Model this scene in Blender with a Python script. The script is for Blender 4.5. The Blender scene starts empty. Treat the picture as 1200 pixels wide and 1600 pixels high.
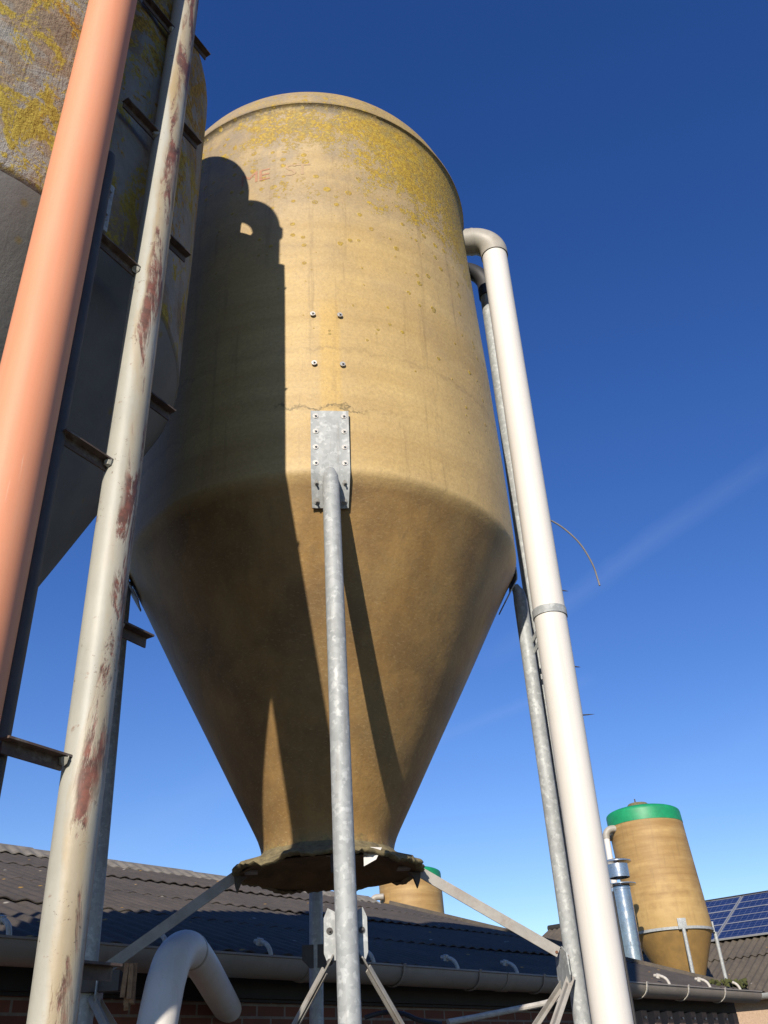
import bpy, bmesh, math, random
from mathutils import Vector, Matrix, noise
R = math.radians
PI = math.pi
random.seed(7)
scene = bpy.context.scene
COL = scene.collection

# ------------------------------------------------------------------ camera
F = 1400.0                                   # focal length in photo pixels (1200 x 1600)
CAM = Vector((0, 0, 1.6))
up = Vector((480 - 600, 2200, -F)).normalized()
fw = Vector((0, 0, -1)); hd = (fw - up * fw.dot(up)).normalized(); rt = hd.cross(up)
ROT = Matrix((rt, hd, up))
cam = bpy.data.cameras.new("camera"); co = bpy.data.objects.new("camera", cam); COL.objects.link(co)
co.matrix_world = Matrix.Translation(CAM) @ ROT.to_4x4()
cam.sensor_fit = 'VERTICAL'; cam.sensor_height = 36; cam.lens = 36 * F / 1600; cam.clip_start = .05; cam.clip_end = 3000
scene.camera = co

def ray(x, y):
    return (ROT @ Vector((x - 600, 800 - y, -F))).normalized()
def at(az, d, z=0.0):                          # point by compass bearing and horizontal distance from the photographer
    return Vector((d * math.sin(R(az)), d * math.cos(R(az)), z))
def px(x, y, d):                               # point seen at photo pixel x, y at horizontal distance d
    v = ray(x, y); return CAM + v * (d / math.hypot(v.x, v.y))

# ------------------------------------------------------------------ materials
ALB = .74                                     # darkens every base colour against the raised exposure, for deeper shadows
class MT:
    def __init__(s, name):
        s.m = bpy.data.materials.new(name); s.m.use_nodes = True
        s.t = s.m.node_tree; s.b = s.t.nodes["Principled BSDF"]
        s.tc = s.n('ShaderNodeTexCoord')
    def n(s, kind, ins=None, **props):
        nd = s.t.nodes.new(kind)
        for k, v in props.items(): setattr(nd, k, v)
        for k, v in (ins or {}).items(): s.set(nd.inputs[k], v)
        return nd
    def set(s, sock, v):
        if isinstance(v, bpy.types.NodeSocket): s.t.links.new(v, sock)
        elif isinstance(v, (tuple, list)) and sock.type == 'RGBA' and len(v) == 3: sock.default_value = (*v, 1)
        else: sock.default_value = v
    def obj(s, scale=(1, 1, 1)):
        if scale == (1, 1, 1): return s.tc.outputs['Object']
        return s.n('ShaderNodeMapping', {'Vector': s.tc.outputs['Object'], 'Scale': scale}).outputs[0]
    def noise(s, scale, detail=4, rough=.6, vec=None, dist=0.0):
        return s.n('ShaderNodeTexNoise', {'Vector': vec if vec is not None else s.obj(), 'Scale': scale, 'Detail': detail, 'Roughness': rough, 'Distortion': dist}).outputs[0]
    def vor(s, scale, vec=None, feature='F1', out='Distance', rnd=1.0):
        return s.n('ShaderNodeTexVoronoi', {'Vector': vec if vec is not None else s.obj(), 'Scale': scale, 'Randomness': rnd}, feature=feature).outputs[out]
    def ramp(s, fac, a, b, lo=0.0, hi=1.0, smooth=False):   # linear remap of fac in [a,b] to [lo,hi]
        return s.n('ShaderNodeMapRange', {'Value': fac, 'From Min': a, 'From Max': b, 'To Min': lo, 'To Max': hi}, clamp=True, interpolation_type='SMOOTHSTEP' if smooth else 'LINEAR').outputs[0]
    def math(s, op, a, b=0.0, c=0.0):
        return s.n('ShaderNodeMath', {0: a, 1: b, 2: c}, operation=op, use_clamp=False).outputs[0]
    def mix(s, fac, a, b, mode='MIX'):
        nd = s.n('ShaderNodeMix', data_type='RGBA', blend_type=mode)
        s.set(nd.inputs[0], fac); s.set(nd.inputs[6], a); s.set(nd.inputs[7], b)
        return nd.outputs[2]
    def xyz(s):
        nd = s.n('ShaderNodeSeparateXYZ', {0: s.tc.outputs['Object']}); return nd.outputs
    def bump(s, h, strength=.3, dist=.01):
        s.set(s.b.inputs['Normal'], s.n('ShaderNodeBump', {'Height': h, 'Strength': strength, 'Distance': dist}).outputs[0])
    def done(s, color, rough=.6, metal=0.0, spec=.5):
        color = s.mix(1.0, color, (ALB, ALB, ALB), 'MULTIPLY')
        s.set(s.b.inputs['Base Color'], color); s.set(s.b.inputs['Roughness'], rough); s.set(s.b.inputs['Metallic'], metal)
        s.set(s.b.inputs['Specular IOR Level'], spec)
        return s.m

def m_grp():
    s = MT("weathered_fibreglass"); X, Y, Z = s.xyz()[0:3]
    band = s.noise(1.0, 5, .6, s.obj((.35, .35, 7.0)))
    blot = s.noise(2.3, 5, .62)
    fine = s.noise(70, 3, .7)
    mott = s.noise(14, 5, .7)
    c = s.mix(s.ramp(band, .35, .68), (.535, .365, .135), (.69, .505, .215))
    c = s.mix(s.ramp(blot, .42, .68, 0, .55), c, (.46, .32, .14))
    c = s.mix(s.ramp(mott, .45, .75, 0, .35), c, (.56, .40, .19))
    # greyer weathering high up
    zz = s.math('ADD', Z, s.ramp(blot, .3, .7, -.5, .5))
    c = s.mix(s.ramp(zz, 1.2, 2.5, 0, .62), c, (.39, .31, .20))
    c = s.mix(s.math('MULTIPLY', s.ramp(Z, 1.5, 2.3), s.ramp(s.noise(5.5, 6, .7), .42, .62, 0, .7)), c, (.29, .245, .185))
    # cone : darker and browner than the cylinder, with soft clouds, vertical brush marks
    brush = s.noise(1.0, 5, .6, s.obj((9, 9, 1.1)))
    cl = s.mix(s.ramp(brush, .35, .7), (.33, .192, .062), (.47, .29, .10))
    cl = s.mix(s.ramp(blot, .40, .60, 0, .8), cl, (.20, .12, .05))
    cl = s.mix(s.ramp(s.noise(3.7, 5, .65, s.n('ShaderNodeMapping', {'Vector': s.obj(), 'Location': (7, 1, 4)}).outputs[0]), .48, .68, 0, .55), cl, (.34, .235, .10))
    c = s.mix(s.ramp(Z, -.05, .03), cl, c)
    # clean lighter stripe where a fitting used to be, bolts at its corners
    ang = s.math('ARCTAN2', X, s.math('MULTIPLY', Y, -1.0))
    st = s.math('MULTIPLY', s.ramp(s.math('ABSOLUTE', s.math('SUBTRACT', ang, .118)), .035, .06, 1, 0, True),
                s.math('MULTIPLY', s.ramp(Z, .0, .5), s.ramp(Z, .98, 1.08, 1, 0)))
    c = s.mix(s.math('MULTIPLY', st, .6), c, (.66, .43, .11))
    # thin darker bands (laminate seams)
    for zc, wd, am in ((.72, .018, .35), (1.45, .03, .22), (.36, .012, .25)):
        d = s.ramp(s.math('ABSOLUTE', s.math('ADD', s.math('SUBTRACT', Z, zc), s.ramp(mott, .3, .7, -.03, .03))), 0, wd, am, 0)
        c = s.mix(s.math('MULTIPLY', d, s.ramp(blot, .4, .6)), c, (.20, .135, .06))
    # dark dirt runs and specks
    run = s.noise(1.0, 4, .7, s.obj((16, 16, .7)))
    c = s.mix(s.ramp(run, .58, .74, 0, .5), c, (.22, .15, .07))
    speck = s.ramp(s.vor(60), .05, .16, .5, 0)
    c = s.mix(s.math('MULTIPLY', speck, s.ramp(s.noise(3), .45, .6)), c, (.17, .12, .06))
    wz = s.math('SUBTRACT', s.math('ADD', Z, s.ramp(s.noise(6, 5, .7), .3, .7, -.05, .05)), .365)
    crk = s.math('MULTIPLY', s.ramp(s.math('ABSOLUTE', wz), .003, .011, 1, 0), s.ramp(s.math('ABSOLUTE', s.math('SUBTRACT', ang, .07)), .16, .24, 1, 0))
    c = s.mix(s.math('MULTIPLY', crk, s.ramp(mott, .35, .55, .2, .9)), c, (.13, .10, .035))
    # seam dirt at the rim
    rim = s.ramp(s.math('ABSOLUTE', s.math('SUBTRACT', Z, 2.645)), .01, .05, .8, 0)
    c = s.mix(s.math('MULTIPLY', rim, s.ramp(mott, .3, .6, .4, 1)), c, (.10, .085, .05))
    # yellow lichen : crust below the rim, thinning into single discs lower down
    dens = s.math('ADD', s.math('ADD', s.ramp(Z, .8, 2.45, -.30, .105), s.ramp(X, -.6, .95, -.085, .115)), s.ramp(blot, .35, .65, -.07, .07))
    ln = s.noise(10, 8, .8, dist=.5)
    ln2 = s.noise(55, 4, .75)
    lv = s.math('ADD', s.math('ADD', s.math('MULTIPLY', ln, .6), s.math('MULTIPLY', ln2, .4)), dens)
    crust = s.ramp(lv, .550, .60)
    crust = s.math('MULTIPLY', crust, s.ramp(Z, 2.60, 2.66, 1, .35))
    v1 = s.n('ShaderNodeTexVoronoi', {'Vector': s.obj(), 'Scale': 17.0, 'Randomness': 1.0})
    rs = s.n('ShaderNodeSeparateColor', {0: v1.outputs['Color']}).outputs
    rad = s.math('MULTIPLY', s.ramp(rs[0], .25, 1, .05, .36), s.ramp(s.math('ADD', Z, s.math('MULTIPLY', X, .75)), .3, 1.9, .0, 1.1))
    disc = s.ramp(s.math('SUBTRACT', v1.outputs['Distance'], rad), -.05, .0, 1, 0)
    disc = s.math('MULTIPLY', disc, s.math('MULTIPLY', s.ramp(Z, .2, .5), s.ramp(rad, .03, .06)))
    discm = s.math('MULTIPLY', disc, s.ramp(ln2, .38, .46))
    lich = s.math('MAXIMUM', crust, discm)
    lc = s.mix(s.ramp(ln2, .4, .65), (.36, .21, .012), (.66, .46, .03))
    lc = s.mix(s.ramp(mott, .48, .66, 0, .6), lc, (.30, .25, .10))
    c = s.mix(lich, c, lc)
    dark = s.ramp(s.vor(21), .04, .14, 1, 0)
    c = s.mix(s.math('MULTIPLY', s.math('MULTIPLY', dark, lich), .8), c, (.10, .075, .02))
    # crusty outlet collar
    neck = s.ramp(s.math('ADD', Z, s.ramp(mott, .3, .7, -.05, .05)), -1.40, -1.33, 1, 0)
    c = s.mix(neck, c, s.mix(s.ramp(ln2, .4, .6), (.09, .08, .045), (.42, .33, .10)))
    c = s.mix(s.ramp(fine, .35, .7, 0, .3), c, (.20, .14, .07))
    c = s.mix(s.math('MULTIPLY', s.ramp(s.noise(1.0, 3, .7, s.obj((60, 60, 130))), .55, .75, 0, .35), s.ramp(blot, .3, .6, .4, 1)), c, (.70, .53, .28))
    s.set(s.b.inputs['Normal'], s.n('ShaderNodeBump', {'Strength': .42, 'Distance': .011,
        'Height': s.math('ADD', s.math('ADD', s.math('MULTIPLY', lich, s.ramp(ln2, .3, .8, .3, 1)), s.math('MULTIPLY', mott, .35)),
                         s.math('ADD', s.math('MULTIPLY', blot, 1.6), s.math('MULTIPLY', fine, .22)))}).outputs[0])
    return s.done(c, .55, 0, .4)

def m_grp_far():
    s = MT("ochre_fibreglass"); X, Y, Z = s.xyz()[0:3]
    band = s.noise(1.0, 5, .65, s.obj((.5, .5, 6.5)))
    blot = s.noise(5, 5, .65)
    c = s.mix(s.ramp(band, .36, .66), (.36, .215, .075), (.54, .36, .145))
    c = s.mix(s.ramp(blot, .42, .7, 0, .5), c, (.33, .21, .085))
    c = s.mix(s.ramp(s.math('ADD', Z, s.ramp(blot, .3, .7, -.3, .3)), .15, .85, .6, 0), c, (.60, .42, .17))
    c = s.mix(s.ramp(Z, -.03, 0.0, 1, 0), c, s.mix(s.ramp(blot, .4, .65), (.35, .215, .07), (.27, .17, .06)))
    c = s.mix(s.ramp(s.noise(1, 4, .7, s.obj((14, 14, .9))), .55, .75, 0, .35), c, (.2, .14, .07))
    s.bump(s.noise(30, 4, .7), .3, .01)
    return s.done(c, .6, 0, .35)

def m_grey():
    s = MT("lichened_grey_paint"); X, Y, Z = s.xyz()[0:3]
    strk = s.noise(1.0, 6, .75, s.obj((26, 26, 3.0)), .8)
    blot = s.noise(2.6, 5, .65, dist=.4)
    mid = s.noise(7, 6, .72, dist=.7)
    fine = s.noise(60, 4, .75)
    g = s.mix(s.ramp(mid, .35, .7), (.27, .265, .24), (.39, .375, .34))
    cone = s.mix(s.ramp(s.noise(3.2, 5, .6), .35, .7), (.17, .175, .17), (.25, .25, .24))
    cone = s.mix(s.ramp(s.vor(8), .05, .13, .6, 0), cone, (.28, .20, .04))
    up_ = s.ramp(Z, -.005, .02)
    # rusty brown bare patches, then lichen
    brn = s.mix(s.ramp(mid, .4, .62), (.20, .14, .085), (.32, .235, .15))
    c = s.mix(s.ramp(s.math('ADD', blot, s.math('MULTIPLY', mid, .35)), .665, .74, 0, .85), g, brn)
    c = s.mix(s.ramp(strk, .52, .72, 0, .3), c, (.17, .155, .125))
    yl = s.mix(s.ramp(fine, .4, .62), (.31, .215, .03), (.47, .37, .06))
    lm = s.math('ADD', s.math('MULTIPLY', s.noise(5.0, 6, .7, s.obj((1.3, 1.3, .8)), .9), .75), s.math('MULTIPLY', fine, .25))
    c = s.mix(s.ramp(lm, .515, .555), c, yl)
    org = s.math('ADD', s.math('MULTIPLY', s.noise(3.1, 6, .75, s.n('ShaderNodeMapping', {'Vector': s.obj(), 'Location': (3, 5, 1)}).outputs[0], 1.2), .7), s.math('MULTIPLY', s.noise(28, 4, .7), .3))
    c = s.mix(s.ramp(s.math('ADD', org, s.ramp(Z, .4, 1.4, -.04, .05)), .55, .585), c, s.mix(s.ramp(fine, .4, .6), (.22, .115, .018), (.52, .31, .03)))
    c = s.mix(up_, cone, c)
    h = s.math('ADD', s.math('MULTIPLY', strk, .45), s.math('ADD', s.math('MULTIPLY', fine, .4), s.math('MULTIPLY', mid, .8)))
    s.bump(s.math('MULTIPLY', h, s.ramp(Z, -.005, .02, .12, 1)), .9, .022)
    return s.done(c, .8, 0, .25)

def m_galv(name="galvanised_steel", base=(.38, .405, .41), light=(.60, .63, .63), metal=.35, rough=.5):
    s = MT(name)
    a = s.noise(38, 3, .55); b = s.noise(6, 4, .6); v_ = s.n('ShaderNodeSeparateColor', {0: s.vor(55, out='Color')}).outputs[0]
    c = s.mix(s.ramp(b, .35, .7), base, tuple(x * .86 for x in base))
    c = s.mix(s.ramp(v_, .2, .9, 0, .3), c, light)
    c = s.mix(s.ramp(a, .57, .63, 0, .6), c, light)
    d = s.noise(1.0, 4, .7, s.obj((40, 40, 2.2)))
    c = s.mix(s.ramp(d, .58, .72, 0, .45), c, (.27, .25, .22))
    s.bump(a, .12, .004)
    return s.done(c, s.ramp(b, .3, .7, rough - .08, rough + .1), metal, .4)

def m_flat(name, col, rough=.6, metal=0.0, var=.18, sc=9.0, dirt=None, dsc=(1, 1, 1), spec=.45, bump=.08):
    s = MT(name)
    a = s.noise(sc, 5, .65); f = s.noise(sc * 9, 3, .7)
    c = s.mix(s.ramp(a, .3, .7), tuple(x * (1 - var) for x in col), tuple(min(1, x * (1 + var * .5)) for x in col))
    c = s.mix(s.ramp(f, .4, .75, 0, .12), c, tuple(x * .6 for x in col))
    if dirt:
        c = s.mix(s.ramp(s.noise(sc * .7, 5, .7, s.obj(dsc), .4), .52, .72, 0, .6), c, dirt)
    s.bump(f, bump, .003)
    return s.done(c, rough, metal, spec)

def m_pink():
    s = MT("faded_terracotta_plastic"); X, Y, Z = s.xyz()[0:3]
    a = s.noise(1.0, 4, .6, s.obj((10, 10, .8)))
    c = s.mix(s.ramp(a, .35, .7), (.78, .30, .155), (.82, .37, .21))
    c = s.mix(s.ramp(s.noise(160, 2, .6), .5, .8, 0, .25), c, (.70, .27, .14))
    c = s.mix(s.ramp(s.noise(1, 6, .7, s.obj((30, 30, .6)), .3), .54, .72, 0, .35), c, (.62, .33, .22))
    c = s.mix(s.ramp(s.noise(2.2, 6, .7), .5, .75, 0, .3), c, (.66, .36, .25))
    c = s.mix(s.math('MULTIPLY', s.ramp(s.noise(1, 3, .6, s.obj((90, 90, 4))), .66, .70), s.ramp(s.noise(3.0), .5, .6, 0, .5)), c, (.86, .60, .46))
    sp = s.ramp(s.math('ADD', s.vor(7), s.math('MULTIPLY', s.noise(40, 3), .08)), .10, .13, 1, 0)
    sel = s.ramp(s.n('ShaderNodeSeparateColor', {0: s.vor(7, out='Color')}).outputs[0], .80, .83)
    c = s.mix(s.math('MULTIPLY', s.math('MULTIPLY', sp, sel), .85), c, (.38, .23, .04))
    return s.done(c, .58, 0, .35)

def m_pvc():
    s = MT("white_plastic_pipe")
    a = s.noise(1.0, 5, .6, s.obj((7, 7, .6)))
    c = s.mix(s.ramp(a, .35, .7), (.74, .71, .66), (.81, .79, .755))
    c = s.mix(s.ramp(s.noise(220, 2, .7), .55, .8, 0, .25), c, (.55, .48, .40))
    sp = s.ramp(s.vor(9), .04, .07, .7, 0)
    sel = s.ramp(s.n('ShaderNodeSeparateColor', {0: s.vor(9, out='Color')}).outputs[1], .8, .83)
    c = s.mix(s.math('MULTIPLY', sp, sel), c, (.38, .27, .12))
    c = s.mix(s.ramp(s.noise(1, 5, .7, s.obj((22, 22, .5))), .55, .72, 0, .32), c, (.52, .47, .39))
    c = s.mix(s.ramp(s.noise(1.3, 6, .7), .52, .75, 0, .3), c, (.58, .54, .46))
    return s.done(c, .5, 0, .4)

def m_pole():
    s = MT("rusting_cream_paint"); X, Y, Z = s.xyz()[0:3]
    # side = how far round towards the right-hand flank of the post
    side = s.math('ADD', s.math('MULTIPLY', s.math('ADD', X, s.math('MULTIPLY', Z, .0141)), .97 / .0505), s.math('MULTIPLY', s.math('SUBTRACT', Y, s.math('MULTIPLY', Z, .0396)), -.12 / .0505))
    wob = s.noise(1.0, 5, .65, s.obj((6, 6, 1.6)), .5)
    sd = s.math('ADD', side, s.ramp(wob, .3, .7, -.45, .45))
    c = s.mix(s.ramp(s.noise(5, 5, .65), .35, .7), (.39, .385, .33), (.475, .465, .395))
    c = s.mix(s.ramp(s.noise(1, 4, .6, s.obj((12, 12, .9))), .5, .7, 0, .5), c, (.47, .485, .46))
    # yellow-brown run-off
    run = s.math('MULTIPLY', s.ramp(sd, .05, .4), s.ramp(sd, 1.3, .9))
    c = s.mix(s.math('MULTIPLY', run, s.ramp(s.noise(1, 4, .6, s.obj((5, 5, .55))), .36, .58, .15, .85)), c, (.40, .28, .115))
    # rust patches with primer red
    rp = s.noise(1.0, 7, .76, s.obj((13, 13, 2.6)), .6)
    rust = s.math('MULTIPLY', s.math('MULTIPLY', s.ramp(sd, .30, .52), s.ramp(sd, 1.15, .85)), s.ramp(rp, .485, .54))
    c = s.mix(rust, c, s.mix(s.ramp(s.noise(30, 4, .7), .4, .62), (.13, .068, .048), (.25, .10, .068)))
    # flaked edge specks
    fl = s.math('MULTIPLY', s.ramp(s.noise(75, 4, .75), .62, .66), s.ramp(s.noise(4.5, 3, .6), .5, .6))
    c = s.mix(s.math('MULTIPLY', fl, .85), c, (.13, .085, .055))
    c = s.mix(s.math('MULTIPLY', s.ramp(s.noise(16, 4, .75), .64, .69), .7), c, (.25, .16, .11))
    s.bump(s.math('ADD', s.math('MULTIPLY', rust, -1.0), s.math('MULTIPLY', s.noise(40, 4, .7), .5)), .35, .004)
    return s.done(c, .5, 0, .4)

def m_roof(name, base, warm, lichen=.62):
    s = MT(name); X, Y, Z = s.xyz()[0:3]
    a = s.noise(1.6, 6, .68, dist=.4); b = s.noise(11, 5, .7); f = s.noise(120, 3, .75)
    c = s.mix(s.ramp(a, .32, .7), base, warm)
    c = s.mix(s.ramp(b, .45, .72, 0, .55), c, tuple(x * .55 for x in base))
    c = s.mix(s.ramp(f, .45, .75, 0, .35), c, tuple(min(1, x * 1.9) for x in warm))
    v = s.n('ShaderNodeTexVoronoi', {'Vector': s.obj(), 'Scale': 7.0})
    r_ = s.n('ShaderNodeSeparateColor', {0: v.outputs['Color']}).outputs
    spot = s.math('MULTIPLY', s.ramp(s.math('ADD', v.outputs['Distance'], s.math('MULTIPLY', b, .25)), .20, .27, 1, 0), s.ramp(r_[0], lichen, lichen + .05))
    c = s.mix(spot, c, s.mix(s.ramp(r_[1], .35, .5), (.42, .40, .35), (.47, .27, .05)))
    s.bump(s.math('ADD', b, f), .35, .01)
    return s.done(c, .85, 0, .3)

def m_brick():
    s = MT("dark_red_brick")
    mp = s.n('ShaderNodeMapping', {'Vector': s.obj()}).outputs[0]
    br = s.n('ShaderNodeTexBrick', {'Vector': mp, 'Color1': (.21, .075, .045, 1), 'Color2': (.15, .055, .04, 1), 'Mortar': (.24, .21, .18, 1), 'Scale': 1.0,
                                    'Mortar Size': .008, 'Brick Width': .22, 'Row Height': .065, 'Mortar Smooth': .3, 'Bias': 0.0})
    c = s.mix(s.ramp(s.noise(9, 5, .7), .4, .7, 0, .5), br.outputs[0], (.10, .05, .04))
    s.bump(br.outputs[1], -.5, .01)
    return s.done(c, .85, 0, .3)

def m_solar():
    s = MT("blue_solar_cells")
    X, Y, Z = s.xyz()[0:3]
    def line(v, pitch, w):
        fr = s.math('ABSOLUTE', s.math('SUBTRACT', s.math('FRACT', s.math('DIVIDE', v, pitch)), .5))
        return s.ramp(fr, .5 - w, .5 - w * .6)
    g = s.math('MAXIMUM', line(X, .16, .03), line(Y, .16, .03))
    c = s.mix(s.ramp(s.noise(3), .35, .7), (.012, .022, .085), (.02, .035, .12))
    c = s.mix(s.math('MULTIPLY', g, .5), c, (.30, .34, .42))
    return s.done(c, .22, 0, .6)

MAT = dict(
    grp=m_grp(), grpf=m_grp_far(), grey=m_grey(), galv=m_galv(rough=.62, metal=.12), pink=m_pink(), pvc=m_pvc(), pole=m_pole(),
    steel=m_galv("dull_bolt_steel", (.50, .49, .46), (.66, .65, .62), .4, .4),
    bar=m_flat("weathered_flat_bar", (.40, .385, .355), .65, .15, .2, 12, (.24, .19, .15), (1, 1, 1)),
    rust=m_flat("rusty_bolt", (.22, .10, .055), .85, .1, .4, 60),
    darksteel=m_flat("dark_steel_and_shade", (.085, .08, .078), .7, .05, .3, 8, (.12, .08, .05)),
    peg=m_flat("rusty_peg_iron", (.15, .105, .085), .75, .2, .4, 30, (.42, .40, .34)),
    elbow=m_flat("grey_plastic_elbow", (.42, .395, .34), .5, 0, .15, 8, (.30, .26, .19)),
    black=m_flat("black_rubber", (.035, .035, .037), .6, 0, .3, 9),
    inner=m_flat("bare_fibreglass_underside", (.17, .105, .045), .85, 0, .45, 9, (.045, .04, .025)),
    crust=m_flat("lichen_crusted_rim", (.23, .19, .10), .95, 0, .5, 30, (.07, .065, .045), bump=.6),
    roof=m_roof("weathered_fibre_cement_roofing", (.068, .060, .053), (.118, .100, .084)),
    ridge=m_flat("pale_ridge_cement", (.27, .245, .205), .9, 0, .35, 9, (.10, .09, .07), bump=.4),
    roof2=m_roof("mossy_fibre_cement_roofing", (.085, .075, .065), (.15, .125, .095), .86),
    brick=m_brick(),
    gutter=m_flat("grey_beige_gutter_plastic", (.29, .258, .222), .5, 0, .15, 5, (.24, .21, .17), (1, 1, 1)),
    bracket=m_flat("white_plastic_bracket", (.60, .57, .51), .5, 0, .25, 30, (.36, .32, .26)),
    fascia=m_flat("black_fascia_board", (.025, .022, .02), .8, 0, .3, 6),
    clad=m_flat("brown_sheet_cladding", (.155, .095, .075), .5, .1, .2, 6, (.09, .06, .05)),
    render=m_flat("beige_roughcast", (.55, .40, .285), .95, 0, .25, 30, (.42, .30, .21), bump=.6),
    green=m_flat("green_paint", (.012, .33, .13), .5, 0, .22, 7, (.02, .22, .11)),
    inox=m_galv("stainless_flue", (.55, .58, .62), (.70, .73, .77), .9, .22),
    solar=m_solar(), alu=m_flat("aluminium_frame", (.50, .52, .55), .4, .4, .1, 6),
    wood=m_flat("splintered_timber", (.40, .24, .13), .9, 0, .4, 40, (.12, .06, .03), (3, 3, 1), bump=.6),
    red=m_flat("faded_red_lettering_paint", (.48, .245, .135), .7, 0, .25, 25),
    red2=m_flat("nearly_worn_off_lettering_paint", (.50, .345, .19), .7, 0, .15, 25),
    moss=m_flat("dark_moss", (.075, .085, .022), 1, 0, .5, 20, (.16, .14, .05), bump=.8),
    wire=m_flat("grey_wire_sheath", (.22, .21, .20), .6, 0, .2, 20),
    tag=m_flat("white_paper_tag", (.75, .74, .72), .7),
    ground=m_flat("dark_farmyard_asphalt", (.055, .051, .046), .9, 0, .3, .6, (.04, .036, .03)),
)

# ------------------------------------------------------------------ geometry helpers
class MB:
    def __init__(s): s.bm = bmesh.new()
    def face(s, vs):
        try: return s.bm.faces.new(vs)
        except ValueError: return None
    def lathe(s, prof, c=(0, 0, 0), seg=64, a0=0.0, a1=2 * PI, fn=None, close=False):
        full = abs(a1 - a0 - 2 * PI) < 1e-6; n = seg if full else seg + 1; rows = []
        for r, z in prof:
            if r < 1e-6:
                v = s.bm.verts.new((c[0], c[1], c[2] + z)); rows.append([v] * n); continue
            row = []
            for i in range(n):
                a = a0 + (a1 - a0) * i / seg
                p = Vector((r * math.cos(a), r * math.sin(a), z))
                if fn: p = fn(p, a)
                row.append(s.bm.verts.new((c[0] + p.x, c[1] + p.y, c[2] + p.z)))
            rows.append(row)
        for A, B in zip(rows, rows[1:]):
            for i in range(n if full else n - 1):
                j = (i + 1) % n
                q = [A[i], A[j], B[j], B[i]]
                u = []
                for v in q:
                    if v not in u: u.append(v)
                if len(u) > 2: s.face(u)
        return s
    def tube(s, pts, r, seg=16, cap=True, rr=None):
        pts = [Vector(p) for p in pts]; n = len(pts); rings = []
        t0 = (pts[1] - pts[0]).normalized()
        ref = Vector((0, 0, 1)) if abs(t0.z) < .9 else Vector((1, 0, 0))
        u = t0.cross(ref).normalized()
        for i, p in enumerate(pts):
            t = ((pts[min(i + 1, n - 1)] - pts[i]).normalized() + (pts[i] - pts[max(i - 1, 0)]).normalized()).normalized()
            u = (u - t * u.dot(t)).normalized(); w = t.cross(u)
            rad = rr[i] if rr else r
            rings.append([s.bm.verts.new(p + (u * math.cos(2 * PI * k / seg) + w * math.sin(2 * PI * k / seg)) * rad) for k in range(seg)])
        for A, B in zip(rings, rings[1:]):
            for k in range(seg): s.face([A[k], A[(k + 1) % seg], B[(k + 1) % seg], B[k]])
        if cap:
            s.face(rings[0][::-1]); s.face(rings[-1])
        return s
    def box(s, c, sx, sy, sz, ax=None, bev=0.0):
        # ax = three orthonormal axes
        ax = ax or (Vector((1, 0, 0)), Vector((0, 1, 0)), Vector((0, 0, 1)))
        c = Vector(c); vs = []
        for k in (-1, 1):
            for j in (-1, 1):
                for i in (-1, 1):
                    vs.append(s.bm.verts.new(c + ax[0] * (i * sx / 2) + ax[1] * (j * sy / 2) + ax[2] * (k * sz / 2)))
        fs = []
        for q in ((0, 2, 3, 1), (4, 5, 7, 6), (0, 1, 5, 4), (2, 6, 7, 3), (0, 4, 6, 2), (1, 3, 7, 5)):
            fs.append(s.face([vs[i] for i in q]))
        if bev:
            es = {e for f in fs for e in f.edges}
            bmesh.ops.bevel(s.bm, geom=list(es), offset=bev, segments=2, affect='EDGES', profile=.6)
        return s
    def beam(s, a, b, w, t, side=None, bev=0.0):          # flat bar from a to b, width along side
        a, b = Vector(a), Vector(b); d = (b - a).normalized()
        side = Vector(side) if side else Vector((0, 0, 1))
        x = (side - d * side.dot(d)).normalized(); y = d.cross(x)
        return s.box((a + b) / 2, w, t, (b - a).length, (x, y, d), bev)
    def prism(s, poly, n, t):                              # planar polygon extruded by t along n
        n = Vector(n).normalized()
        A = [s.bm.verts.new(Vector(p) - n * t / 2) for p in poly]; B = [s.bm.verts.new(Vector(p) + n * t / 2) for p in poly]
        s.face(A[::-1]); s.face(B)
        for i in range(len(A)): s.face([A[i], A[(i + 1) % len(A)], B[(i + 1) % len(A)], B[i]])
        return s
    def hexbolt(s, p, n, r=.012, h=.01, washer=True):
        p = Vector(p); n = Vector(n).normalized()
        if washer: s.tube([p - n * .002, p + n * .003], r * 1.55, 20)
        s.tube([p, p + n * (h * .55)], r, 6); s.tube([p + n * (h * .5), p + n * h * 1.35], r * .5, 10)
        return s
    def build(s, name, mat, parent=None, origin=(0, 0, 0), angle=32, keep_normals=False):
        bm = s.bm; o = Vector(origin)
        bmesh.ops.remove_doubles(bm, verts=bm.verts, dist=1e-6)
        if not keep_normals: bmesh.ops.recalc_face_normals(bm, faces=bm.faces)
        for f in bm.faces: f.smooth = True
        for e in bm.edges:
            if len(e.link_faces) == 2 and e.calc_face_angle(0) > R(angle): e.smooth = False
        base = parent_world(parent)
        for v in bm.verts: v.co -= o
        me = bpy.data.meshes.new(name); bm.to_mesh(me); bm.free()
        ob = bpy.data.objects.new(name, me); COL.objects.link(ob)
        me.materials.append(MAT[mat] if isinstance(mat, str) else mat)
        ob.location = o - base
        if parent: ob.parent = parent
        return ob
def parent_world(p):
    v = Vector((0, 0, 0))
    while p: v += p.location; p = p.parent
    return v
def tag(o, label=None, cat=None, group=None, kind=None):
    if label: o['label'] = label
    if cat: o['category'] = cat
    if group: o['group'] = group
    if kind: o['kind'] = kind
    return o
def thing(name, loc, label, cat, group=None):
    e = bpy.data.objects.new(name, None); COL.objects.link(e); e.location = Vector(loc); e.empty_display_size = .2
    return tag(e, label, cat, group)
def copy_tree(o, parent=None):
    c = o.copy(); COL.objects.link(c); c.parent = parent
    for ch in list(o.children): copy_tree(ch, c)
    return c
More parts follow.
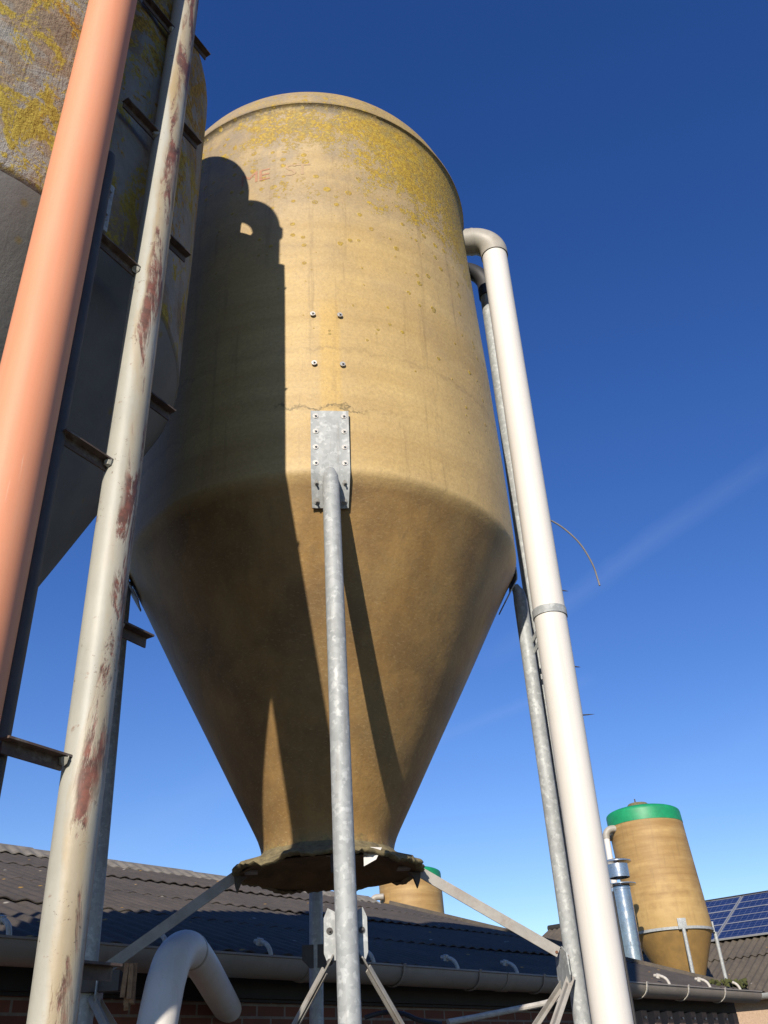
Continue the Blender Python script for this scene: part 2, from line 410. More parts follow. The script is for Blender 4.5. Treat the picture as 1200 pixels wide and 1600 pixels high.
def arc(c, u, v, r, a0, a1, n=12):
    return [Vector(c) + Vector(u) * (r * math.cos(a0 + (a1 - a0) * i / n)) + Vector(v) * (r * math.sin(a0 + (a1 - a0) * i / n)) for i in range(n + 1)]
def smooth_path(pts, n=10):                     # Catmull-Rom
    P = [Vector(p) for p in pts]; P = [P[0] * 2 - P[1]] + P + [P[-1] * 2 - P[-2]]; out = []
    for i in range(1, len(P) - 2):
        a, b, c, d = P[i - 1:i + 3]
        for k in range(n):
            t = k / n
            out.append(.5 * ((2 * b) + (c - a) * t + (2 * a - 5 * b + 4 * c - d) * t * t + (3 * b - a - 3 * c + d) * t ** 3))
    out.append(P[-2]); return out

# ------------------------------------------------------------------ the ground
gm = MB()
n = 40
gs = [[gm.bm.verts.new(((i - n / 2) * 75, (j - n / 2) * 75, 0)) for j in range(n + 1)] for i in range(n + 1)]
for i in range(n):
    for j in range(n): gm.face([gs[i][j], gs[i + 1][j], gs[i + 1][j + 1], gs[i][j + 1]])
tag(gm.build('ground', 'ground'), 'dark asphalt farmyard under the silos', None, None, 'structure')

# ------------------------------------------------------------------ main silo
SX, SY, Z1, ZT = -.328, 4.130, 3.809, 6.470
TX, TY = -.0161, .0125
silo = thing('feed_silo', (SX, SY, 0), 'large ochre fibreglass feed silo with yellow lichen on top, in the middle', 'silo', 'feed silos')
H = .67
prof = [(0, ZT + H)] + [(math.sin(a) * .996, ZT + .03 + (H - .03) * math.cos(a)) for a in [R(x) for x in range(4, 90, 4)]]
prof += [(1.004, ZT + .03), (1.018, ZT + .022), (1.020, ZT + .004), (1.006, ZT - .004), (1.0, ZT - .02)]
prof += [(1.0, Z1 + (ZT - Z1 - .05) * (1 - i / 30) + .0) for i in range(1, 30)]
prof += [(1.0, Z1 + .03), (.998, Z1 + .012), (.990, Z1 - .006), (.972, Z1 - .036)]
for i in range(1, 25):
    t = i / 24; z = Z1 - .036 + (2.555 - (Z1 - .036)) * t
    prof.append((.972 + (.325 - .972) * t, z))
prof += [(.308, 2.52), (.297, 2.49), (.291, 2.465), (.292, 2.445)]
def tankfn(p, a):
    k = max(0.0, p.z - Z1)
    d = noise.noise(Vector((math.cos(a) * 1.4, math.sin(a) * 1.4, p.z * .9))) * .010 + noise.noise(Vector((math.cos(a) * 4, math.sin(a) * 4, p.z * 2.6))) * .004
    if p.z > ZT - .06: d *= .2
    rr = math.hypot(p.x, p.y); s_ = (rr + d * min(1, rr)) / rr
    return Vector((p.x * s_ + TX * k, p.y * s_ + TY * k, p.z))
mb = MB().lathe(prof, (SX, SY, 0), 160, fn=tankfn)
mb.lathe([(.292, 2.445), (.285, 2.46), (.0, 2.47)], (SX, SY, 0), 160)
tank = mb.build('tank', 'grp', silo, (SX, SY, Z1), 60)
# flared, broken outlet collar
def collarfn(p, a):
    r = math.hypot(p.x, p.y)
    w = max(0, (r - .27) / .14)
    d = w * (noise.noise(Vector((math.cos(a) * 5, math.sin(a) * 5, 3))) * .03 + noise.noise(Vector((math.cos(a) * 19, math.sin(a) * 19, 7))) * .016)
    dz = w * (noise.noise(Vector((math.cos(a) * 3, math.sin(a) * 3, 11))) * .025 + noise.noise(Vector((math.cos(a) * 23, math.sin(a) * 23, 1))) * .014)
    k = (r + d) / r
    return Vector((p.x * k, p.y * k, p.z + dz))
mb = MB().lathe([(.294, 2.452), (.305, 2.438), (.335, 2.42), (.375, 2.405), (.412, 2.392), (.418, 2.382), (.408, 2.372), (.38, 2.378)], (SX, SY, 0), 180, fn=collarfn)
mb.build('outlet_collar', 'crust', silo, (SX, SY, 2.4), 70)
mb = MB().lathe([(.382, 2.374), (.36, 2.386), (.31, 2.400), (.27, 2.43), (.2, 2.44), (0, 2.44)], (SX, SY, 0), 120, fn=lambda p, a: Vector((p.x, p.y, p.z + .006 * noise.noise(Vector((p.x * 14, p.y * 14, 2))))))
mb.build('outlet_underside', 'inner', silo, (SX, SY, 2.4), 70)

C2 = Vector((SX, SY, 0))
def rad(i):                                           # outward direction of the i-th leg
    a = math.atan2(-1.03, .15) + i * PI / 2
    return Vector((math.cos(a), math.sin(a), 0))
def cyl_pt(ang, z, off=0.0):                          # ang measured from the photographer's side, + to the right
    a = R(ang); k = max(0, z - Z1)
    return Vector((SX + TX * k + (1.0 + off) * math.sin(a), SY + TY * k - (1.0 + off) * math.cos(a), z)), Vector((math.sin(a), -math.cos(a), 0))
LEGR = 1.035
legs = []
KC = (.972 - .325) / (Z1 - .036 - 2.555)
for i in range(4):
    u = rad(i); w = Vector((-u.y, u.x, 0))
    if i == 0:
        top = Vector((-.2155, 3.100, 3.80)); bot = Vector((-.160, 3.075, 0))
    elif i == 3:
        top = at(-18.45, 4.22, 3.80); bot = at(-17.2, 4.23, 0)
    else:
        top = C2 + u * LEGR + Vector((0, 0, 3.80)); bot = C2 + u * (LEGR + .015)
    m = MB(); r = .036
    d = (bot - top).normalized()
    m.tube([top + Vector((0, 0, .004)) - u * .02, top - Vector((0, 0, .035)) - u * .004, top - Vector((0, 0, .09)), top + d * 1.2, top + d * 2.4, bot], r, 24, rr=[.020, .031, r, r, r, r])
    leg = m.build('leg', 'galv', silo, bot, 50)
    legs.append(leg)
    # foot plate
    MB().box(bot + Vector((0, 0, .006)), .2, .2, .012, (u, w, Vector((0, 0, 1))), .002).build('foot_plate', 'galv', leg, bot)
    # mounting plate : upper half on the cylinder, lower half on the cone
    aw = .083; m = MB()
    top_c = math.atan2(top.x - SX, -(top.y - SY)) if i == 0 else math.atan2(u.x, -u.y)
    rows = [(4.135, 1.006), (3.83, 1.006), (3.80, 1.003), (3.67, .972 - KC * (Z1 - .036 - 3.67) + .010)]
    gr = []
    for z, rr_ in rows:
        row = []
        for k in range(9):
            a = top_c + (k / 8 - .5) * 2 * aw / 1.0
            ed = .004 if k in (0, 8) else 0
            row.append((a, rr_ + ed, z))
        gr.append(row)
    def P3(a, rr_, z): return Vector((SX + rr_ * math.sin(a), SY - rr_ * math.cos(a), z))
    A = [[m.bm.verts.new(P3(*q)) for q in row] for row in gr]
    B = [[m.bm.verts.new(P3(q[0], q[1] + .006, q[2])) for q in row] for row in gr]
    nr, nc = len(A), 9
    for y in range(nr - 1):
        for x in range(nc - 1):
            m.face([B[y][x], B[y][x + 1], B[y + 1][x + 1], B[y + 1][x]]); m.face([A[y][x], A[y + 1][x], A[y + 1][x + 1], A[y][x + 1]])
    for y in range(nr - 1):
        m.face([A[y][0], B[y][0], B[y + 1][0], A[y + 1][0]]); m.face([A[y][-1], A[y + 1][-1], B[y + 1][-1], B[y][-1]])
    for x in range(nc - 1):
        m.face([A[0][x], A[0][x + 1], B[0][x + 1], B[0][x]]); m.face([A[-1][x], B[-1][x], B[-1][x + 1], A[-1][x + 1]])
    m.build('mounting_plate', 'galv', leg, P3(top_c, 1, 3.9), 25)
    if i == 0:
        for z in (4.105, 4.02, 3.935, 3.85, 3.765, 3.695):
            for sd in (-1, 1):
                rr_ = 1.012 if z > 3.8 else (.972 - KC * (Z1 - .036 - z) + .018)
                nrm = Vector((math.sin(top_c), -math.cos(top_c), 0)) if z > 3.8 else Vector((math.sin(top_c) * .88, -math.cos(top_c) * .88, -.48))
                MB().hexbolt(P3(top_c + sd * .062, rr_, z), nrm, .0085, .009 if z > 3.8 else .016).build('bolt', 'steel', leg, P3(top_c + sd * .062, rr_, z))
# four loose bolts above the front plate
for ang, z in ((2.9, 4.753), (10.4, 4.751), (2.95, 4.434), (10.5, 4.430)):
    p, nn = cyl_pt(ang, z, .004)
    MB().hexbolt(p, nn, .0085, .009).build('bolt', 'steel', tank, p)
# faded lettering
def letter(ch, ang, z, h, mat):
    cu = bpy.data.curves.new('lettering', 'FONT'); cu.body = ch; cu.size = h; cu.align_x = 'CENTER'; cu.extrude = 0; cu.resolution_u = 3
    ob = bpy.data.objects.new('lettering', cu); COL.objects.link(ob)
    dg = bpy.context.evaluated_depsgraph_get(); me = bpy.data.meshes.new_from_object(ob.evaluated_get(dg))
    bpy.data.objects.remove(ob)
    b = bmesh.new(); b.from_mesh(me); bmesh.ops.triangulate(b, faces=b.faces)
    for _ in range(3): bmesh.ops.subdivide_edges(b, edges=[e for e in b.edges if e.calc_length() > .012], cuts=1, use_grid_fill=False); bmesh.ops.triangulate(b, faces=b.faces)
    m = MB(); m.bm.free(); m.bm = b
    for v in b.verts:
        x, y = v.co.x * 1.15, v.co.y
        a = R(ang) + x
        q = tankfn(Vector((1.0015 * math.sin(a), -1.0015 * math.cos(a), z + y)), math.atan2(-math.cos(a), math.sin(a)))
        v.co = Vector((SX + q.x, SY + q.y, q.z))
    p0, n0 = cyl_pt(ang, z, .0075)
    o = m.build('lettering', mat, tank, p0, 60, True)
    return o
letter('M', -16.6, 5.83, .135, 'red'); letter('E', -11.6, 5.83, .135, 'red')
letter('S', -2.9, 5.83, .135, 'red2'); letter('T', .8, 5.83, .135, 'red2')

# gussets, radial braces and cross braces
def leg_at(i, z):
    u = rad(i)
    if i == 3: return at(-18.45, 4.22, z).lerp(at(-17.2, 4.23, z), (3.8 - z) / 3.8)
    if i == 0:
        t = (3.80 - z) / 3.80; return Vector((-.2155, 3.100, 3.8)).lerp(Vector((-.160, 3.075, 0)), t)
    return C2 + u * (LEGR + .015 * (3.8 - z) / 3.8) + Vector((0, 0, z))
for i in range(4):
    u = rad(i); w = Vector((-u.y, u.x, 0)); q = leg_at(i, 1.97)
    # folded gusset just inside the leg
    if i == 2: continue
    c = q - u * .050
    m = MB()
    for sd in (-1, 1):
        o = c + w * (sd * .022)
        if i == 0:
            zt, zb = 2.065, 1.93
            poly = [o + Vector((0, 0, zt - 1.97 + .0)) , o + w * (sd * .035) + Vector((0, 0, zt - 1.97 + .018)), o + w * (sd * .048) + Vector((0, 0, zt - 1.97 - .012)), o + w * (sd * .048) + Vector((0, 0, zb - 1.97 + .02)), o + w * (sd * .040) + Vector((0, 0, zb - 1.97)), o + Vector((0, 0, zb - 1.97))]
        else:
            poly = [o + Vector((0, 0, .085)), o + w * (sd * .06) + Vector((0, 0, .055)), o + w * (sd * .068) + Vector((0, 0, -.03)), o + w * (sd * .03) + Vector((0, 0, -.075)), o + Vector((0, 0, -.075))]
        m.prism(poly, u, .006)
    m.box(c, .05, .006, .15, (w, u, Vector((0, 0, 1))))
    m.box(c + u * .02 , .006, .036, .14, (w, u, Vector((0, 0, 1))))
    gus = m.build('gusset', 'galv', legs[i], c)
    for sd in (-1, 1):
        for dz in (.045, -.045):
            p = c + w * (sd * .052) + Vector((0, 0, dz)) + u * .004
            MB().hexbolt(p, u, .0065, .008).build('bolt', 'rust' if i else 'darksteel', legs[i], p)
    # radial brace from collar to leg
    a = C2 + u * .385 + Vector((0, 0, 2.385)); b = q - u * .075 + Vector((0, 0, .075))
    if i == 1: b = q - u * .06 + Vector((0, 0, .065))
    side = w if i in (0, 2) else Vector((0, 0, 1))
    m = MB().beam(a, b, .044, .007, side=Vector((0, 0, 1)))
    m.box(a - u * .03 + Vector((0, 0, .004)), .10, .055, .008, (u, w, Vector((0, 0, 1))))
    br = m.build('radial_brace', 'bar', silo, a)
    tz = Vector((0, 0, -.012))
    MB().prism([a - u * .035 + tz, a + u * .02 + tz, a + u * .015 + Vector((0, 0, -.05)), a + u * .004 + Vector((0, 0, -.078)), a - u * .012 + Vector((0, 0, -.035))], w, .03).build('bent_tab', 'darksteel', br, a)
    # bolted foot tab of that brace on the leg
    p = b + w * .006
    MB().hexbolt(b + w * .005 - u * .01, w if (w.y < 0) else -w, .012, .01, False).build('bolt', 'rust', legs[i], p)
    # bracing bars down to the neighbouring legs (angle bars)
    for j, sd in (((i + 1) % 4, 1), ((i - 1) % 4, -1)):
        a2 = c + w * (sd * .054) + Vector((0, 0, -.045)) + u * (.006 + .006 * (sd > 0)); e = leg_at(j, .62) - rad(j) * .06
        d = (e - a2).normalized()
        m = MB().beam(a2 - d * .02, e, .034, .005, side=u)
        m.beam(a2 + d * .03 , e, .030, .005, side=Vector((0, 0, 1)))
        m.build('cross_brace', 'bar', silo, a2)
# dark pad under the outlet at the back leg, torn white label
p = leg_at(2, 2.06)
MB().prism([p + Vector((-.07, -.03, .16)), p + Vector((.075, -.03, .16)), p + Vector((.075, -.03, .08)), p + Vector((.045, -.03, .05)), p + Vector((-.03, -.03, .05)), p + Vector((-.07, -.03, .09))], (0, 1, 0), .01).build('bracket_plate', 'darksteel', legs[2], p)
q = C2 + Vector((.17, -.33, 2.41))
MB().prism([q, q + Vector((.075, .01, -.004)), q + Vector((.05, .005, -.05)), q + Vector((.0, 0, -.075))], (0, 1, .1), .003).build('paper_tag', 'tag', silo, q)

# ------------------------------------------------------------------ left silo
LX, LY, LZ1, LZT = -1.73, 2.378, 3.897, 5.86
ls = thing('feed_silo', (LX, LY, 0), 'grey silo crusted with lichen at the left edge, behind the pink pipe', 'silo', 'feed silos')
HL = 1.0
pr = [(0, 6.83)] + [(math.sin(a) * .872, 6.21 + .62 * math.cos(a)) for a in [R(x) for x in range(4, 91, 4)]] + [(.872, 6.16), (.84, 6.06), (.830, 5.90), (.838, 5.80), (.87, 5.76), (.93, 5.735), (.98, 5.69), (1.0, 5.62)]
pr += [(1.0, 5.62 - (5.62 - LZ1 - .03) * i / 24) for i in range(1, 25)]
pr += [(1.0, LZ1 + .02), (.992, LZ1 - .012)]
pr += [(.992 + (.33 - .992) * i / 20, LZ1 - .012 + (2.48 - LZ1 + .012) * i / 20) for i in range(1, 21)] + [(.30, 2.42), (.30, 2.3), (0, 2.3)]
def lfn(p, a):
    rr = math.hypot(p.x, p.y); d = noise.noise(Vector((math.cos(a) * 2, math.sin(a) * 2, p.z * 1.1))) * .008 + noise.noise(Vector((math.cos(a) * 18, math.sin(a) * 18, p.z * 2))) * .003
    s_ = (rr + d) / rr; return Vector((p.x * s_, p.y * s_, p.z))
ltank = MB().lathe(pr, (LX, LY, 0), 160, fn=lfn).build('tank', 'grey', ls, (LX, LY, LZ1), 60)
MB().lathe([(.998, LZ1 + .020), (1.008, LZ1 + .020), (1.010, LZ1 + .012), (1.004, LZ1 + .006), (1.010, LZ1 + .000), (1.006, LZ1 - .010), (.985, LZ1 - .014)], (LX, LY, 0), 60, R(-140), R(-68)).build('seam_band', 'grey', ls, (LX, LY, LZ1), 30)
MB().lathe([(0, LZT + HL + .06), (.15, LZT + HL + .05), (.2, LZT + HL + .02), (.2, LZT + HL - .06)], (LX, LY, 0), 40).build('lid', 'grey', ls, (LX, LY, LZT + HL))
a0 = math.atan2(-.575, .900)
for i in range(4):
    a = a0 + i * PI / 2; u = Vector((math.cos(a), math.sin(a), 0)); w = Vector((-u.y, u.x, 0))
    b = Vector((LX, LY, 0)) + u * 1.075
    lg = MB().tube([b, b + Vector((0, 0, 2)), b + Vector((0, 0, 4.12)), b + Vector((0, 0, 4.16)), b + Vector((0, 0, 4.175))], .03, 18, rr=[.023, .023, .023, .02, .010]).build('leg', 'darksteel', ls, b, 50)  # shade behind the pink pipe is worked into the dark leg colour
    MB().box(b + Vector((0, 0, .006)), .2, .2, .012, (u, w, Vector((0, 0, 1)))).build('foot_plate', 'darksteel', lg, b)
    o = Vector((LX, LY, 0)) + u * 1.013
    MB().box(o + Vector((0, 0, 4.02)), .16, .012, .22, (w, u, Vector((0, 0, 1))), .002).build('mounting_plate', 'galv', lg, o + Vector((0, 0, 4)))
    for dz in (.06, -.05):
        for sd in (-1, 1):
            p = o + w * (sd * .06) + Vector((0, 0, 4.02 + dz)) + u * .006
            MB().hexbolt(p, u, .011, .012).build('bolt', 'steel', lg, p)

# ------------------------------------------------------------------ pink pipe of the left silo
PD = 1.925; pk = at(-27.05, PD); PR = .079
pipe = thing('filler_pipe', pk, 'thick salmon pink plastic pipe running the full height at the left', 'pipe')
MB().tube([pk + Vector((0, 0, z)) for z in (0.02, 1.5, 3, 4.5, 6.09)], PR, 40).build('pipe_shaft', 'pink', pipe, pk)
dirc = (Vector((LX, LY, 0)) - pk).normalized(); rb = .19
cc = pk + Vector((0, 0, 6.08)) + dirc * rb
MB().tube([pk + Vector((0, 0, 6.03))] + arc(cc, -dirc, (0, 0, 1), rb, 0, PI / 2, 14) + [cc + Vector((0, 0, rb)) + dirc * .25], PR - .002, 32).build('elbow', 'pink', pipe, cc)
MB().tube([pk + Vector((0, 0, 6.01)), pk + Vector((0, 0, 6.07))], PR + .014, 32).build('collar', 'pink', pipe, pk + Vector((0, 0, 5.95)))
# ------------------------------------------------------------------ climbing pole with pegs
pp = at(-19.6, 2.12); PLR = .0505
def pa(z): return at(-19.6, 2.12 + .042 * (z - 3.7), z)
pp = pa(0); pp.z = 0
pole = thing('climbing_pole', pp, 'cream painted steel post with rust streaks and alternating step pegs', 'post')
MB().tube([pa(z) + Vector((.006, .002, 0)) * max(0, 2.8 - z) for z in (.0, 1.4, 2.8, 4.2, 5.62)], PLR, 40, rr=[.0425, .0445, .049, .0515, .053]).build('post', 'pole', pole, pp)
ud = Vector((.49, .872, 0)).normalized(); uw = Vector((ud.y, -ud.x, 0))
def peg(z, sgn, L):
    d = ud * sgn; p0 = pa(z) + d * (PLR - .006)
    m = MB()
    m.box(p0 + d * (L / 2), L, .028, .005, (d, uw, Vector((0, 0, 1))))
    m.box(p0 + d * (L / 2) + uw * -.0115 + Vector((0, 0, -.0155)), L - .008, .005, .026, (d, uw, Vector((0, 0, 1))))
    m.build('step_peg', 'peg', pole, p0)
    m = MB()
    r_ = random.Random(int(z * 100))
    m.lathe([(0, .010), (.010, .007), (.013, 0), (.010, -.010), (0, -.016)], tuple(pa(z) + d * (PLR + .002) - Vector((0, 0, .006))), 10, fn=lambda p, a: p * (1 + .3 * r_.uniform(-1, 1)))
    m.build('weld', 'pole', pole, pa(z))
for z in (1.45, 2.224, 3.033, 3.804, 4.541, 5.278): peg(z, -1, .165)
for z in (1.83, 2.59, 3.351, 4.075, 4.746, 5.40): peg(z, 1, .118)

# ------------------------------------------------------------------ white filler pipe of the main silo
WD = 4.2; wt = at(11.30, WD); wb = at(10.94, WD); WR = .0815
white = thing('filler_pipe', wb, 'tall off-white plastic pipe with grey elbow, right of the ochre silo', 'pipe')
def wp(z): return Vector((*wb.xy.lerp(wt.xy, (z - 1.6) / 4.7), z))
MB().tube([wp(z) for z in (.02, 1.5, 3, 4.5, 6.18)], WR, 40).build('pipe_shaft', 'pvc', white, wb)
c0 = wp(6.2); dirw = (Vector((SX - .04, SY + .02, 0)) - Vector((c0.x, c0.y, 0))).normalized(); rb = .125
cc = c0 + dirw * rb
el = MB().tube([c0 - Vector((0, 0, .035))] + [c0] + arc(cc, -dirw, (0, 0, 1), rb, 0.01, PI / 2, 16) + [cc + Vector((0, 0, rb)) + dirw * .12], WR + .007, 40).build('elbow', 'elbow', white, cc)
MB().tube([cc + Vector((0, 0, rb)) + dirw * .002, cc + Vector((0, 0, rb)) + dirw * .02], WR + .0095, 40).build('collar', 'elbow', white, cc)
zc = 1.6 + WD * math.tan(R(24.93)); k0 = wp(zc)
m = MB().tube([k0 - Vector((0, 0, .021)), k0 + Vector((0, 0, .021))], WR + .005, 40)
lg = leg_at(1, zc - .06)
m2 = MB()
for dz in (-.075, -.135):
    p1 = Vector((lg.x + .03, lg.y - .01, zc + dz)); p2 = k0 + Vector((-.05, .03, dz + .03))
    m2.beam(p1, p2, .028, .006)
cl = m.build('clamp', 'galv', white, k0)
m2.build('clamp_arm', 'galv', cl, lg)
for z_, l_ in ((3.70, .025), (3.28, .022), (3.02, .055)):
    p = wp(z_); d = Vector((.93, .30, .12 if l_ > .03 else -.02)).normalized()
    MB().tube([p + d * (WR - .012), p + d * (WR + .02 + l_ * .4), p + d * (WR + .02 + l_)], .004, 6, rr=[.004, .003, .0008]).build('screw', 'darksteel', white, p)

# galvanised vent tube behind it
vp_ = at(10.12, 4.57); VR = .049
vent = thing('vent_tube', vp_, 'thin grey galvanised tube with black elbow tucked behind white pipe', 'pipe')
MB().tube([vp_ + Vector((0, 0, z)) for z in (.02, 2, 4, 6.26)], VR, 28).build('pipe_shaft', 'galv', vent, vp_)
dv = (Vector((SX - .04, SY + .1, 0)) - vp_).normalized(); cv = vp_ + Vector((0, 0, 6.30)) + dv * .13
MB().tube([vp_ + Vector((0, 0, 6.18)), vp_ + Vector((0, 0, 6.27))] + arc(cv, -dv, (0, 0, 1), .13, .01, PI / 2, 14) + [cv + Vector((0, 0, .13)) + dv * .12], VR + .009, 28).build('elbow', 'black', vent, cv)
# loose wire and cable
wpts = [px(846, 811, 4.3), px(862, 814, 4.32), px(885, 829, 4.36), px(908, 852, 4.40), px(926, 882, 4.44), px(934, 905, 4.46), px(937, 915, 4.46)]
tag(MB().tube(smooth_path(wpts, 8), .0048, 8).build('wire', 'wire', None, wpts[0]), 'thin grey wire end curling out from behind the white pipe', 'wire')
cp = [at(12.12, 4.28, z) for z in (0.02, 1, 1.8, 2.25)]
tag(MB().tube(smooth_path([p + Vector((0, .01 * math.sin(i * 2), 0)) for i, p in enumerate(cp)], 6), .006, 8).build('cable', 'black', None, cp[0]), 'black cable along the back of the white pipe near the bottom', 'cable')

# ------------------------------------------------------------------ barn
E = Vector((.646, .764, 0)).normalized(); NN = Vector((-E.y, E.x, 0)); UZ = Vector((0, 0, 1))
E0 = Vector((-1.88, 4.51, 0))
def bp(s, n_, z): return E0 + E * s + NN * n_ + UZ * z
S0, S1 = -3.6, 8.45
ZE, PITCH, WR_ = 2.245, .312, 5.0
barn = thing('barn', bp(2.5, 2.5, 0), 'long low brick barn with dark corrugated roof behind the silos', 'barn')
m = MB(); PC = .146; A_ = .0085
sl = Vector((0, 0, 0)) + (NN + UZ * PITCH).normalized(); nrm = (UZ - NN * PITCH).normalized()
rows = 4; LEN = math.hypot(WR_, WR_ * PITCH); cl_ = LEN / rows
step = PC / 8; ns = int((S1 - S0) / step)
for rw in range(rows):
    n0 = rw * cl_ - (.06 if rw else .05); n1 = (rw + 1) * cl_ + .05 if rw < rows - 1 else LEN
    prev = None
    for k in range(ns + 1):
        s = S0 + k * step
        h = A_ * math.cos(2 * PI * s / PC)
        off = .010 * math.sin(s * .9 + rw) + .006 * noise.noise(Vector((s * .35, rw * 3, 0)))
        jag = .012 * noise.noise(Vector((math.floor((s - S0) / 1.02) * 3.7, rw * 5.1, 0)))
        cols = []
        for q, (dn, lift) in enumerate(((n0 + jag, .016), (n0 + jag, .016), ((n0 + n1) / 2, .008), (n1, .0))):
            lf = lift + h + off
            if q == 0: lf -= .0
            p = bp(s, 0, ZE) + sl * dn + nrm * (lf - (.007 if q == 0 else 0))
            if q == 1: p = bp(s, 0, ZE) + sl * dn + nrm * (.016 + h + off)
            cols.append(m.bm.verts.new(p))
        if prev:
            for a_, b_ in ((0, 1), (1, 2), (2, 3)): m.face([prev[a_], cols[a_], cols[b_], prev[b_]])
        prev = cols
# far slope
q = [bp(S0, WR_, ZE + WR_ * PITCH), bp(S1, WR_, ZE + WR_ * PITCH), bp(S1, 2 * WR_, ZE), bp(S0, 2 * WR_, ZE)]
m.face([m.bm.verts.new(v) for v in q])
roof = m.build('roof', 'roof', barn, bp(2.5, 2.5, ZE), 60, True)
# ridge capping, in overlapping scalloped pieces
for k in range(int((S1 - S0) / 1.05)):
    s = S0 + k * 1.05; m = MB(); zr = ZE + WR_ * PITCH - .02 + .012 * noise.noise(Vector((k * 1.7, 0, 0)))
    nn_ = 57; prev = None
    for j in range(nn_):
        ss = s + j * 1.09 / (nn_ - 1)
        h = .010 * math.cos(2 * PI * ss / PC) + .014
        lift = .006 * (j / nn_)
        cols = [bp(ss, WR_ - .26, zr - .26 * PITCH + .012 + h), bp(ss, WR_ - .26, zr - .26 * PITCH + .022 + h), bp(ss, WR_ - .10, zr - .08 * PITCH + .050 + h * .5 + lift), bp(ss, WR_ - .02, zr + .075 + lift), bp(ss, WR_ + .05, zr + .07 + lift), bp(ss, WR_ + .2, zr + .0)]
        cols = [m.bm.verts.new(c_) for c_ in cols]
        if prev:
            for a_ in range(5): m.face([prev[a_], cols[a_], cols[a_ + 1], prev[a_ + 1]])
        prev = cols
    m.build('ridge_cap', 'ridge', barn, bp(s, WR_, zr), 50, True)
# verge board along the right-hand gable
m = MB().beam(bp(S1 + .012, -.04, ZE + .0), bp(S1 + .012, WR_, ZE + WR_ * PITCH + .0), .09, .02, side=UZ)
m.build('verge_board', 'roof2', barn, bp(S1, 2, ZE))
# walls with the brick pattern in their own axes
def wall(name, mat, s0, s1, n_, z0, z1, th, par):
    m = MB(); L = s1 - s0
    m.box((0, 0, 0), L, z1 - z0, th)
    o = m.build(name, mat, par)
    M = Matrix((E, UZ, E.cross(UZ))).transposed().to_4x4()
    o.matrix_local = Matrix.Translation(bp((s0 + s1) / 2, n_ + th / 2, (z0 + z1) / 2) - parent_world(par)) @ M
    return o
wall('front_wall', 'brick', S0, S1 - .03, .20, 0, 2.215, .2, barn)
m = MB().prism([bp(S1 - .10, .42, 0), bp(S1 - .10, 9.8, 0), bp(S1 - .10, 9.8, 2.2), bp(S1 - .10, WR_, ZE + WR_ * PITCH - .06), bp(S1 - .10, .42, 2.26)], E, .14)
m.build('gable_wall', 'brick', barn, bp(S1, 2, 0))
MB().beam(bp(S0, .155, 2.13), bp(S1 + .005, .155, 2.13), .17, .022, side=UZ).build('fascia_board', 'fascia', barn, bp(2, .1, 2.1))
m = MB().box(bp((S0 + S1) / 2, .175, 2.035), S1 - S0 - .02, .02, .016, (E, NN, UZ)); m.build('soffit', 'fascia', barn, bp(2, .1, 2))
# corrugated eave filler darkness is the real gap under the sheets
# brown trapezoid cladding at the right end of the wall
m = MB(); prev = None; s = 6.15; pit = .25
xs = []
while s < S1 - .02:
    for ds, dn in ((0, 0), (.05, 0), (.09, -.055), (.20, -.055), (.24, 0)):
        if s + ds < S1 - .02: xs.append((s + ds, .15 + dn))
    s += pit
for (s, n_) in xs:
    t_ = .0 if n_ > .12 else .012
    c_ = [m.bm.verts.new(bp(s, n_, 0)), m.bm.verts.new(bp(s, n_, 2.03 + t_)), m.bm.verts.new(bp(s, n_ + .012, 2.03 + t_)), m.bm.verts.new(bp(s, n_ + .012, 0))]
    if prev:
        for a_ in range(3): m.face([prev[a_], c_[a_], c_[a_ + 1], prev[a_ + 1]])
    prev = c_
m.build('wall_cladding', 'clad', barn, bp(7, .15, 1), 20)
for k in range(8):
    p = bp(6.15 + pit * k + .145, .093, 1.985); MB().tube([p, p - NN * .012], .011, 10).build('cladding_screw', 'bracket', barn, p)
# gutter : half-round trough
GR = .098; gn = -.045; gz = 2.222
def gutter_mesh(s0, s1, r, t=.006):
    m = MB(); ring = []
    prof = [(math.cos(a), math.sin(a)) for a in [PI + PI * i / 20 for i in range(21)]]
    outer = [(x * r, z * r) for x, z in prof]; inner = [(x * (r - t), z * (r - t)) for x, z in prof][::-1]
    lip = [(-r, .0), (-r - .010, .004), (-r - .010, .016), (-r + .006, .016)]
    poly = lip[::-1][:0] + [(-r + .006, .014), (-r - .008, .014), (-r - .010, .004)] + outer + [(r, .014), (r - t, .014)] + inner
    R0 = [m.bm.verts.new(bp(s0, gn + x, gz + z)) for x, z in poly]; R1 = [m.bm.verts.new(bp(s1, gn + x, gz + z)) for x, z in poly]
    for i in range(len(poly)): j = (i + 1) % len(poly); m.face([R0[i], R0[j], R1[j], R1[i]])
    m.face(R0[::-1]); m.face(R1)
    return m
gut = gutter_mesh(S0, S1 + .10, GR).build('gutter', 'gutter', barn, bp(2, gn, gz), 40)
for sj in (-1.6, .42, 1.9, 3.9, 5.4): gutter_mesh(sj - .05, sj + .05, GR + .006).build('joint_sleeve', 'gutter', gut, bp(sj, gn, gz), 40)
for k in range(14):
    s = -3.2 + k * .82 + .15
    if s > S1: break
    m = MB(); pts = [bp(s, gn + (GR + .008) * math.cos(a), gz + (GR + .008) * math.sin(a)) for a in [PI * (1.0 + .9 * i / 14) for i in range(15)]]
    pts = [bp(s, gn - GR - .016, gz + .02)] + pts
    for a_, b_ in zip(pts, pts[1:]): m.beam(a_, b_, .024, .005, side=E)
    m.build('gutter_bracket', 'bracket' if s > 4.6 else 'gutter', gut, bp(s, gn, gz))
MB().lathe([(0, .0), (GR * .99, 0)], (0, 0, 0), 24).bm.free()
